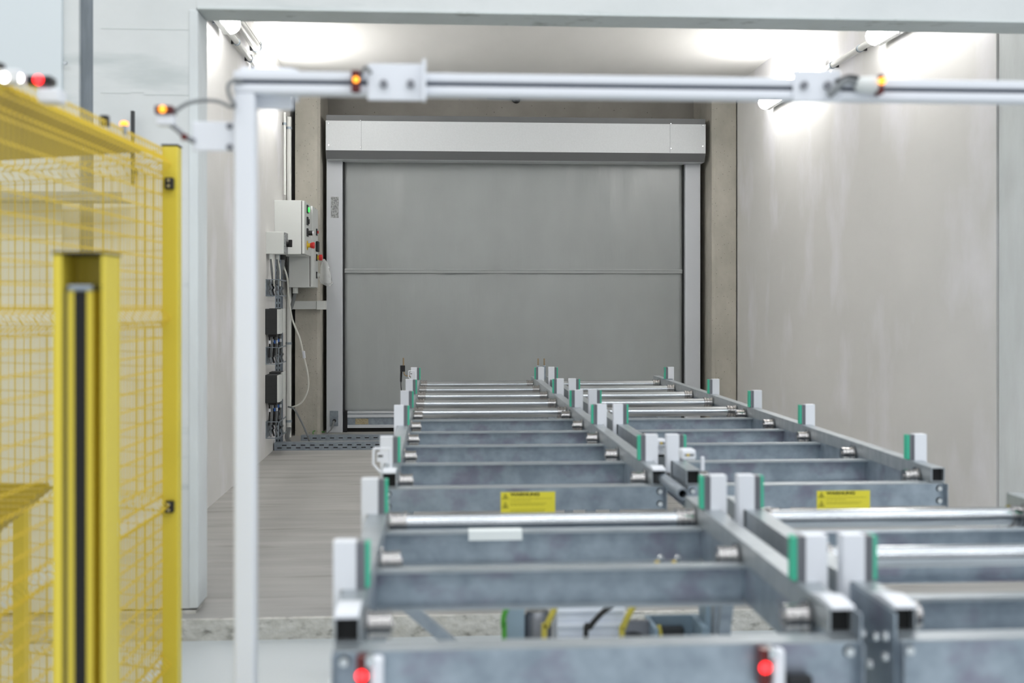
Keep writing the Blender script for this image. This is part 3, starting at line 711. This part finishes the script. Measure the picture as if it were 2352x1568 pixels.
# small bullet sensors between the sections
def label_sensor(name, parent, c, sc=1.0):
    c = Vector(c)
    s = MB().box(c.x - .026 * sc, c.x + .026 * sc, c.y - .02, c.y + .045, c.z - .019 * sc, c.z + .019 * sc).build(name, M['white'], parent, .008 * sc)
    MB().box(c.x - .016 * sc, c.x + .018 * sc, c.y - .0215, c.y - .019, c.z - .0025, c.z + .0025).build('dark_lens', M['black'], s)
    MB().lathe((c.x - .004, c.y - .0205, c.z), 'y', [(-.0025, .004), (0, .005)], 10).build('yellow_ring', M['ybut'], s)
    return s
s = label_sensor('edge_sensor', fr_, ay(1580, 1043, 4.02) )
MB().box(.945, .957, 4.03, 4.045, ZR, ay(1580, 1040, 4.02).z - .016).build('sensor_stem', M['white'], s, .002)
p = ay(1519, 1016, 4.40); s = label_sensor('edge_sensor', fl_, p, .7)
MB().box(p.x - .012, p.x + .012, 4.41, 4.43, ZR, p.z).build('sensor_stem', M['white'], s)
MB().box(XA1 + .03, p.x + .012, 4.41, 4.43, ZR, ZR + .01).build('sensor_stem', M['white'], s)
# white clips on the left rail
for (u, v, y, k) in ((876, 1052, 4.12, 1), (945, 860, 8.9, .8)):
    c = ay(u, v, y)
    g = MB().tube([(c.x - .028 * k, y, c.z + .035 * k), (c.x - .030 * k, y, c.z - .02 * k), (c.x - .005 * k, y, c.z - .050 * k), (c.x + .03 * k, y, ZR + .002)], .0055 * k, 6)
    g.tube([(c.x - .028 * k, y, c.z + .035 * k), (c.x + .03 * k, y, c.z + .035 * k), (c.x + .034 * k, y, ZR + .002)], .0055 * k, 6)
    g.box(c.x - .016 * k, c.x + .024 * k, y - .006, y + .006, c.z - .012 * k, c.z + .022 * k)
    s = g.build('sensor_clip', M['white'], fl_)
    MB().box(c.x - .012 * k, c.x + .006 * k, y - .0085, y - .0055, c.z + .006 * k, c.z + .012 * k).build('dark_lens', M['black'], s)
# open pipe in the gap between the lanes
c = ay(1568, 1134, 3.72)
g = MB(); n = 20
vs_ = []
for (yy, r) in ((3.72, .014), (3.72, .019), (4.3, .019), (4.3, .014)):
    vs_ += [(c.x + r * math.cos(2 * PI * k / n), yy, c.z + r * math.sin(2 * PI * k / n)) for k in range(n)]
g.add(vs_, [(i * n + k, i * n + (k + 1) % n, ((i + 1) % 4) * n + (k + 1) % n, ((i + 1) % 4) * n + k) for i in range(4) for k in range(n)], 0, True)
pp = g.build('open_pipe', M['galv'], fl_)
MB().box(c.x - .03, c.x + .03, 4.06, 4.09, c.z - .03, c.z + .018).box(XA1 + .05, c.x, 4.06, 4.09, c.z - .03, c.z - .02).build('pipe_holder', M['darkgrey'], pp)
# far end fittings
c = ay(925, 846, 9.03)
s = MB().box(c.x - .020, c.x + .019, 9.015, 9.045, c.z - .025, c.z + .025).build('cable_sensor', M['black'], fl_, .002)
MB().tube([(c.x + .006, 9.03, c.z + .02), (c.x + .006, 9.03, c.z + .085)], .006, 8).build('brass_pin', M['brass'], s)
MB().tube(smooth([(c.x + .01, 9.03, c.z - .02), (c.x + .012, 9.03, c.z - .045), (c.x + .03, 9.03, c.z - .058), (c.x + .075, 9.03, c.z - .058)]), .005, 8).build('bent_rod', M['brass'], s)
MB().tube(smooth([(c.x - .01, 9.03, c.z - .02), (c.x - .014, 9.03, c.z - .10), (c.x - .012, 9.03, c.z - .16), (c.x + .002, 9.0, c.z - .24), (c.x - .02, 8.9, c.z - .34), (c.x + .02, 8.85, c.z - .44)]), [.009] * 4 + [.008] * 3 + [.0035] * 24, 7).build('sensor_cable', M['black'], s)
for u, par in ((1236, fl_), (1250, fl_)):
    c = ay(u, 843, 9.03)
    s = MB().tube([(c.x, 9.03, -.505), (c.x, 9.03, c.z + .07)], .0055, 8).build('brass_pin', M['brass'], par)
    MB().lathe((c.x, 9.03, -.5), 'z', [(-.1, .012), (.008, .012), (.012, .008)], 10).build('pin_holder', M['galv'], s)
c = ay(1530, 851, 8.97)
s = MB().box(c.x - .016, c.x + .010, 8.96, 8.99, c.z - .022, c.z + .020).build('end_sensor', M['label'], fr_, .004)
MB().box(c.x - .03, c.x + .05, 8.95, 9.0, ZR, ZR + .006).box(c.x - .006, c.x + .002, 8.97, 8.98, ZR + .006, c.z - .02).build('sensor_foot', M['galv'], s)

# ------------------------------------------------------------------ drive units under the near left section
ZMB = -1.29
def flo(u0, u1, y): return ay(u0, 1420, y).x, ay(u1, 1420, y).x
t = thing('drive_motor', 'white ribbed electric motor under the left conveyor lane', 'motor', (.47, 3.3, ZMB))
x0, x1 = flo(1279, 1432, 3.28)
g = MB().box(x0, x1, 3.27, 3.42, ZMB, -.86)
k = ZMB + .02
while k < -.88: g.box(x0 - .002, x1 + .002, 3.255, 3.27, k, k + .012); k += .042
g.build('ribbed_housing', M['ribbed'], t, .003)
MB().lathe((x1, 3.36, -1.08), 'x', [(0, .06), (.05, .06), (.06, .03)], 20).build('fan_cover', M['gcable'], t)
t = thing('gearbox', 'grey cylindrical gearbox beside the white motor under the conveyor', 'gearbox', (.3, 3.3, ZMB))
x0, x1 = flo(1205, 1272, 3.3)
MB().lathe(((x0 + x1) / 2, 3.36, ZMB), 'z', [(0, .05), (.16, .05), (.20, (x1 - x0) / 2), (.36, (x1 - x0) / 2), (.38, .03)], 24).build('gear_housing', M['alu'], t)
x0b, x1b = flo(1165, 1205, 3.3)
MB().box(x0b, x1b, 3.30, 3.36, ZMB, -.86).build('mounting_plate', M['bluegrey'], t, .002)
t = thing('terminal_cabinet', 'blue grey open terminal box under the conveyor, right of the motor', 'terminal box', (.75, 3.4, FH))
x0, x1 = flo(1500, 1625, 3.3)
g = MB().box(x0, x1, 3.42, 3.43, FH, -.95).box(x0, x0 + .012, 3.28, 3.42, FH, -.95).box(x1 - .02, x1, 3.28, 3.42, FH, -.95).box(x0, x1, 3.28, 3.42, FH, FH + .02)
g.build('open_housing', M['bluegrey'], t)
MB().box(x0 + .03, x1 - .05, 3.39, 3.42, -1.14, -.98).build('relay_block', M['darkgrey'], t, .003)
MB().tube([(x1 - .055, 3.30, -.985), (x1 - .035, 3.30, -1.05)], .011, 10).build('white_plug', M['white'], t)
MB().tube(smooth([(x0 + .02, 3.32, -.95), (x0 + .03, 3.31, -1.0), (x0 + .05, 3.31, -1.04)]), .007, 8).build('yellow_wire', M['ycable'], t)
t = thing('drive_pulley', 'round grey drive pulley beside the white motor', 'pulley', (.68, 3.4, -1.1))
x0, x1 = flo(1440, 1500, 3.3)
MB().box(x0, x1, 3.36, 3.38, FH, -.95).build('bearing_plate', M['alu'], t)
MB().lathe(((x0 + x1) / 2 - .01, 3.36, -1.03), 'y', [(-.03, .012), (-.03, .022), (-.012, .024), (-.012, .048), (0, .05)], 24).build('pulley_wheel', M['darkgrey'], t)
def hang(name, label, pts, r, m): tag(MB().tube(smooth(pts), r, 8).build(name, M[m], None), label, 'cable')
hang('black_cable', 'black cable arching over the white motor', [ay(1415, 1385, 3.2), ay(1385, 1405, 3.2), ay(1355, 1440, 3.2), ay(1345, 1475, 3.22), (ay(1345, 1475, 3.22).x, 3.22, FH + .01)], .008, 'black')
hang('yellow_cable', 'yellow cable to the right of the white motor', [ay(1462, 1380, 3.22), ay(1450, 1400, 3.22), ay(1432, 1440, 3.22), ay(1428, 1480, 3.22), (ay(1428, 1480, 3.22).x, 3.22, FH + .01)], .009, 'ycable')
hang('yellow_cable', 'yellow cable curving left of the white motor', [ay(1276, 1390, 3.22), ay(1268, 1410, 3.22), ay(1254, 1440, 3.22), ay(1250, 1470, 3.22), (ay(1250, 1470, 3.22).x, 3.22, FH + .01)], .009, 'ycable')
hang('green_cable', 'green cable beside the blue grey mounting plate', [ay(1165, 1395, 3.24), ay(1157, 1415, 3.24), ay(1156, 1440, 3.24), ay(1158, 1465, 3.24), (ay(1158, 1465, 3.24).x, 3.24, FH + .01)], .008, 'grcable')
t = thing('support_column', 'blue grey steel column under the gap between the conveyor lanes', 'column', (.86, 3.3, FH))
x0, x1 = flo(1622, 1666, 3.32)
MB().box(x0, x1, 3.32, 3.42, FH + .006, -.80).build('column', M['bluegrey'], t, .003)
MB().box(x0 - .02, x1 + .02, 3.30, 3.44, FH, FH + .006).build('base_plate', M['bluegrey'], t)

# ------------------------------------------------------------------ portal of pale aluminium profile in the foreground
YP = 2.6
zm = ay(1000, 197, YP).z
xl = ay(540, 200, YP).x; xr_ = 2.15; hs = .0245
t = thing('sensor_portal', 'out of focus pale aluminium portal frame crossing the top of the photo', 'frame', (ay(565, 900, YP).x, YP, FH))
sl, sd2 = .005, .010
prof = [(YP - hs, zm - hs), (YP + hs, zm - hs), (YP + hs, zm + hs), (YP - hs, zm + hs), (YP - hs, zm + sl), (YP - hs + sd2, zm + sl), (YP - hs + sd2, zm - sl), (YP - hs, zm - sl)]
MB().prism(prof, 'x', xl, xr_).build('beam', M['cream'], t, .004)
MB().box(xl + .002, xr_ - .002, YP - hs + .006, YP - hs + .0098, zm - sl + .0006, zm + sl - .0006).build('slot_insert', M['slot'], t)
px0, px1 = ay(541, 800, YP).x, ay(589, 800, YP).x
MB().box(px0, px1, YP - hs, YP + hs, FH + .008, zm - hs).build('upright', M['cream'], t, .006)
MB().box(px0 - .04, px1 + .04, YP - .06, YP + .06, FH, FH + .008).build('foot_plate', M['galv'], t)
MB().box(2.1, 2.15, YP - hs, YP + hs, FH + .008, zm - hs).build('upright', M['cream'], t, .006)
MB().box(2.06, 2.19, YP - .06, YP + .06, FH, FH + .008).build('foot_plate', M['galv'], t)
def plate(u0, u1, v0, v1, y0, y1, name='bracket_plate', m='cream', bev=.003):
    a = ay(u0, v0, YP); b = ay(u1, v1, YP)
    return MB().box(a.x, b.x, y0, y1, b.z, a.z).build(name, M[m], t, bev)
plate(546, 670, 148, 246, YP + hs, YP + hs + .02)
plate(672, 680, 152, 226, YP + hs, YP + hs + .03)
p = plate(846, 975, 152, 237, YP - hs - .008, YP - hs)
MB().box(ay(970, 152, YP).x, ay(979, 152, YP).x, YP - hs - .03, YP - hs, ay(970, 237, YP).z - .003, ay(970, 150, YP).z + .004).build('bracket_lip', M['cream'], p, .003)
for u in (883, 944): MB().lathe((ay(u, 200, YP).x, YP - hs - .008, ay(u, 200, YP).z), 'y', [(-.010, .004), (-.010, .009), (0, .009)], 10).build('screw', M['alu'], p)
p = plate(1812, 1920, 166, 240, YP - hs - .008, YP - hs)
for u in (1835, 1888): MB().lathe((ay(u, 203, YP).x, YP - hs - .008, ay(u, 203, YP).z), 'y', [(-.010, .004), (-.010, .009), (0, .009)], 10).build('screw', M['alu'], p)
# sensors on the portal
c = ay(820, 192, YP)
s = MB().box(c.x - .010, c.x + .010, YP - hs - .022, YP - hs, zm - .024, zm + .024).build('light_sensor', M['dred'], t, .002)
MB().lathe((c.x + .001, YP - hs - .022, c.z), 'y', [(-.003, .003), (-.002, .006), (0, .007)], 14).build('amber_light', M['ambled'], s)
MB().tube(smooth([(c.x + .01, YP - .035, zm + .01), (c.x + .022, YP - .045, zm + .03), (c.x + .035, YP - .04, zm + .018)]), .004, 8).build('sensor_cable', M['gcable'], s)
c = ay(1998, 200, YP)
s = MB().lathe((c.x - .05, YP - hs - .014, c.z - .002), 'x', [(0, .012), (.012, .018), (.04, .020), (.050, .018)], 16).build('barrel_sensor', M['lgrey'], t)
MB().lathe((c.x + .006, YP - hs - .030, c.z + .003), 'y', [(-.012, .004), (-.010, .007), (0, .008)], 14).build('amber_light', M['ambled'], s)
MB().box(c.x + .001, c.x + .012, YP - hs - .030, YP - hs, c.z - .026, c.z + .020).build('red_housing', M['dred'], s, .002)
MB().tube(smooth([(c.x - .045, YP - .042, c.z), (c.x - .075, YP - .05, c.z + .004), (c.x - .10, YP - .05, c.z - .016), (c.x - .115, YP - .045, c.z - .03)]), .008, 8).build('sensor_cable', M['gcable'], s)
MB().tube(smooth([(c.x - .045, YP - .045, c.z + .012), (c.x - .07, YP - .05, c.z + .014), (c.x - .10, YP - .045, c.z + .002)]), .005, 8).build('sensor_cable', M['darkgrey'], s)
# side arm with reflector sensor on the left of the upright
p = plate(442, 541, 279, 348, YP - .004, YP + .004, 'side_arm')
for v in (290, 338): MB().lathe((ay(528, v, YP).x, YP - .004, ay(528, v, YP).z), 'y', [(-.006, .006), (0, .008)], 8).build('screw', M['alu'], p)
c = ay(380, 254, YP)
s = MB().box(c.x - .020, c.x + .020, YP - .02, YP + .02, c.z - .010, c.z + .009).build('light_sensor', M['dred'], t, .003)
MB().lathe((c.x - .002, YP - .02, c.z), 'y', [(-.003, .004), (-.002, .007), (0, .008)], 14).build('amber_light', M['ambled'], s)
MB().box(c.x - .018, c.x + .022, YP - .015, YP + .015, c.z - .035, c.z - .0105).build('sensor_mount', M['cream'], s, .004)
MB().tube([(c.x + .01, YP, c.z - .03), (c.x + .03, YP - .01, c.z - .045), (c.x + .045, YP - .01, c.z - .06), (c.x + .066, YP - .004, c.z - .07)], .006, 8).build('mount_arm', M['alu'], s)
MB().box(c.x + .038, c.x + .052, YP - .018, YP - .004, c.z - .068, c.z - .054).build('red_cap', M['dred'], s, .002)
MB().tube(smooth([ay(395, 262, YP), ay(425, 240, YP), ay(462, 231, YP), ay(500, 233, YP), ay(530, 245, YP - .03), ay(538, 240, YP - .04), ay(528, 222, YP - .04), ay(524, 200, YP - .04), ay(534, 186, YP - .035), ay(556, 186, YP - .03)]), .0045, 8).build('cable', M['gcable'], t)

# ------------------------------------------------------------------ yellow safety cage on the left
YC = 3.80
pa, pb = ay(376, 800, YC).x, ay(413, 800, YC).x
ztop = ay(400, 338, YC).z
A0 = Vector((pa + .004, YC, 0)); A1 = Vector((-.979, 2.05, 0))
folds = [ztop - .06, -.045, -.655, -1.18]
def bent(z0, z1, dep):           # profile (z, offset) with v-folds
    out = [(z1, 0.0)]
    for f in folds:
        if z0 + .04 < f < z1 + .001: out += [(f + .028, 0), (f, dep), (f - .028, 0)]
    out.append((z0, 0.0)); return out
def wire_panel(P0, P1, z0, z1, spv, sph, rv, rh, dep, nrm):
    g = MB(); L = (P1 - P0).length; d_ = (P1 - P0).normalized(); k = 0.0; pr = bent(z0, z1, dep)
    while k < L:
        b = P0 + d_ * k
        g.tube([(b.x + nrm[0] * o_, b.y + nrm[1] * o_, z_) for z_, o_ in pr], rv, 4, cap=False); k += spv
    zs_ = [z1 - .004]; z_ = z1 - sph
    while z_ > z0: zs_.append(z_); z_ -= sph
    for f in folds: zs_ += [f + .028, f - .028]
    for z_ in zs_:
        g.tube([P0 + Vector((nrm[0] * -rv, nrm[1] * -rv, z_)), P1 + Vector((nrm[0] * -rv, nrm[1] * -rv, z_))], rh, 4)
    return g
cage = thing('safety_cage', 'yellow wire mesh safety cage with corner post at the left edge', 'safety fence', (-1.0, 3.4, FH))
dd = (A1 - A0).normalized(); nrm = (-dd.y, dd.x)
if nrm[0] < 0: nrm = (-nrm[0], -nrm[1])
MP = wire_panel(A0, A1, FH + .08, ztop - .004, .029, .052, .0027, .0030, .028, nrm).build('mesh_panel', M['yellowd'], cage)
B0 = Vector((pa - .01, YC + .02, 0)); B1 = Vector((-1.75, 4.18, 0))
d2 = (B1 - B0).normalized(); n2 = (d2.y, -d2.x)
if n2[1] > 0: n2 = (-n2[0], -n2[1])
B0b = ay(292, 700, 3.88); B0b.z = 0
MB2 = wire_panel(B0, B1, FH + .08, ztop - .004, .034, .048, .0017, .0018, .025, n2).build('mesh_panel', M['yellowd'], cage)
cp = MB().box(pa, pb, YC - .03, YC + .03, FH + .008, ztop).build('corner_post', M['yellow'], cage, .004)
MB().box(pa - .002, pb + .002, YC - .032, YC + .032, ztop, ztop + .006).build('post_cap', M['black'], cp, .002)
MB().box(pa - .03, pb + .03, YC - .06, YC + .06, FH, FH + .008).build('foot_plate', M['yellow'], cp)
for v in (422, 1162):
    c = ay(391, v, YC - .03)
    k_ = MB().box(c.x - .014, c.x + .014, YC - .052, YC - .03, c.z - .019, c.z + .019).build('mesh_clamp', M['black'], cage, .003)
    for dz in (-.009, .009): MB().lathe((c.x, YC - .052, c.z + dz), 'y', [(-.003, .005), (0, .006)], 10).build('screw', M['bolt'], k_)
# black end clips on the top edge of the mesh
for u, v in ((8, 140), (247, 270)):
    X_, Y_ = None, None
    for k in range(200):
        p_ = A0 + (A1 - A0) * (k / 199.0)
        q_ = ray(u, v)
        if Y_ is None and p_.x / p_.y <= q_[0] / q_[1]: X_, Y_ = p_.x, p_.y
    if X_ is None: X_, Y_ = A1.x, A1.y
    MB().box(X_ - .018, X_ + .004, Y_ - .012, Y_ + .012, ztop - .02, ztop + .010).build('end_clip', M['black'], cage, .002)
# sheet roof panel and dark slatted shelf inside the cage
zr_ = ztop - .012
MB().prism([(A0.x - .06, A0.y), (A1.x - .03, A1.y), (-2.1, A1.y), (-2.1, 4.3), (B1.x, B1.y - .01)], 'z', zr_ - .004, zr_).build('roof_sheet', M['yellow_shaded'], cage)
# ------ shelf with slats
sh = thing('slatted_shelf', 'dark slatted shelf with yellow bars seen through the lower mesh', 'shelf', (-1.5, 3.2, FH))
MB().prism([(-1.08, 2.25), (-2.1, 2.25), (-2.1, 4.05), (-1.33, 4.0)], 'z', -.635, -.625).build('shelf_board', M['darkgrey'], sh)
g = MB()
for k in range(16):
    y_ = 2.3 + k * .11; g.box(-2.1, -1.09 - .25 * (y_ - 2.25) / 1.75, y_, y_ + .03, -.625, -.612)
g.build('slat_bars', M['yellow_shaded'], sh)
for (x_, y_) in ((-1.2, 2.5), (-2.0, 2.5), (-1.42, 3.95), (-2.0, 3.95)):
    MB().box(x_ - .02, x_ + .02, y_ - .02, y_ + .02, FH, -.635).build('leg', M['yellow'], sh)
# sensors on top of the cage mesh
zt_ = ztop
def top_sensor(u, v, red, label, yy):
    c = ay(u, v, yy)
    t = thing('beacon_sensor', label, 'sensor', (c.x, yy, zt_ - .0))
    MB().box(c.x - .030, c.x + .028, yy - .02, yy + .02, c.z - .009, c.z + .010).build('sensor_body', M['black'], t, .004)
    MB().lathe((c.x, yy - .02, c.z), 'y', [(-.005, .006), (-.003, .010), (0, .011)], 16).build('signal_light', M['redled'] if red else M['whtled'], t)
    if red:
        b0 = ay(85, 202, yy - .03); b1 = ay(137, 234, yy - .03)
        MB().box(b0.x, b1.x, yy - .03, yy + .02, b1.z, b0.z).build('bracket', M['cream'], t, .004)
        MB().box(c.x - .004, c.x + .02, yy - .01, yy + .01, b0.z, c.z - .008).build('neck', M['alu'], t)
    else: MB().box(c.x - .014, c.x + .032, yy - .022, yy + .022, zt_ - .012, c.z - .010).build('bracket', M['cream'], t, .004)
    if not red: MB().lathe((c.x + .028, yy - .015, c.z), 'y', [(-.005, .006), (-.003, .009), (0, .010)], 14).build('signal_light', M['whtled'], t)
top_sensor(95, 187, True, 'black sensor with red light on white bracket atop yellow mesh', 2.62)
top_sensor(18, 182, False, 'black sensor with two white lights at the left photo edge', 2.52)
c = ay(285, 288, 3.38)
t = thing('signal_lamp', 'tiny orange signal lamp on the cage top edge', 'lamp', (c.x, 3.38, ztop))
MB().lathe((c.x, 3.38, ztop - .02), 'z', [(0, .008), (c.z - ztop + .02, .008)], 10).build('stem', M['galv'], t)
MB().lathe((c.x, 3.38, c.z), 'z', [(0, .012), (.008, .012), (.012, .006)], 12).build('lens', M['ambled'], t)
# rod and tray on the hall wall behind the cage
a = ay(305, 255, 5.13); b = ay(307, 425, 5.13)
t = thing('wall_rod', 'dark grey vertical rod on the hall wall behind the cage', 'rod', (a.x, 5.13, b.z))
MB().box(a.x - .007, a.x + .007, 5.12, 5.14, b.z, a.z).build('rod', M['darkgrey'], t)
MB().box(a.x - .01, a.x + .01, 5.14, YW0, b.z + .05, b.z + .08).build('rod_mount', M['darkgrey'], t)
a = ay(-60, 438, 5.0); b = ay(281, 461, 5.0)
t = thing('wall_cable_tray', 'grey horizontal tray on hall wall seen through the cage mesh', 'cable tray', (b.x, 5.08, b.z))
MB().box(-2.6, b.x, 5.0, 5.003, b.z, a.z).box(-2.6, b.x, 5.003, YW0 - .03, b.z, b.z + .003).build('tray', M['galv'], t, .001)
MB().box(-2.0, -1.98, 5.003, YW0 + .03, b.z + .003, a.z).build('tray_mount', M['galv'], t)

# ------------------------------------------------------------------ yellow light curtain column
YL = 2.2
X = lambda u: ay(u, 900, YL).x
zt3 = ay(190, 583, YL).z
t = thing('light_curtain_column', 'yellow upright column with black light curtain slot, nearest at left', 'column', (X(195), YL + .05, FH))
dp = .105
w0, w1, w2, w3 = X(121), X(143), X(231), X(240)
prof = [(w0, YL), (w0, YL + dp), (w3, YL + dp), (w3, YL), (w2, YL), (w2 + .003, YL + .008), (w2 + .003, YL + dp - .006), (w1 - .003, YL + dp - .006), (w1 - .003, YL + .008), (w1, YL)]
MB().prism(prof, 'z', FH + .01, zt3).build('column_housing', M['yellow'], t, .003)
MB().box(w0 - .002, w3 + .002, YL - .002, YL + dp + .002, zt3, zt3 + .004).build('top_cap', M['black'], t, .001)
MB().box(w0 - .04, w3 + .04, YL - .03, YL + dp + .04, FH, FH + .01).build('base_plate', M['yellow'], t, .002)
zc_ = ay(190, 668, YL + .02).z
lc = MB().box(X(147), X(206), YL + .034, YL + dp - .008, FH + .02, zc_).box(X(147), X(164), YL + .018, YL + .034, FH + .02, zc_).box(X(192), X(206), YL + .018, YL + .034, FH + .02, zc_)
lc.build('light_curtain', M['yellow'], t)  # yellow body carries the golden reflection of the housing in its colour
MB().box(X(147) - .001, X(206) + .001, YL + .014, YL + dp - .01, zc_, zc_ + .012).build('end_fitting', M['galv'], t, .004)
MB().box(X(164) + .0003, X(192) - .0003, YL + .016, YL + .034, FH + .02, zc_ - .002).build('lens_strip', M['rubber'], t)
MB().box(X(143) + .001, X(147) - .001, YL + .012, YL + .034, FH + .02, zc_).build('edge_rail', M['alu'], t)
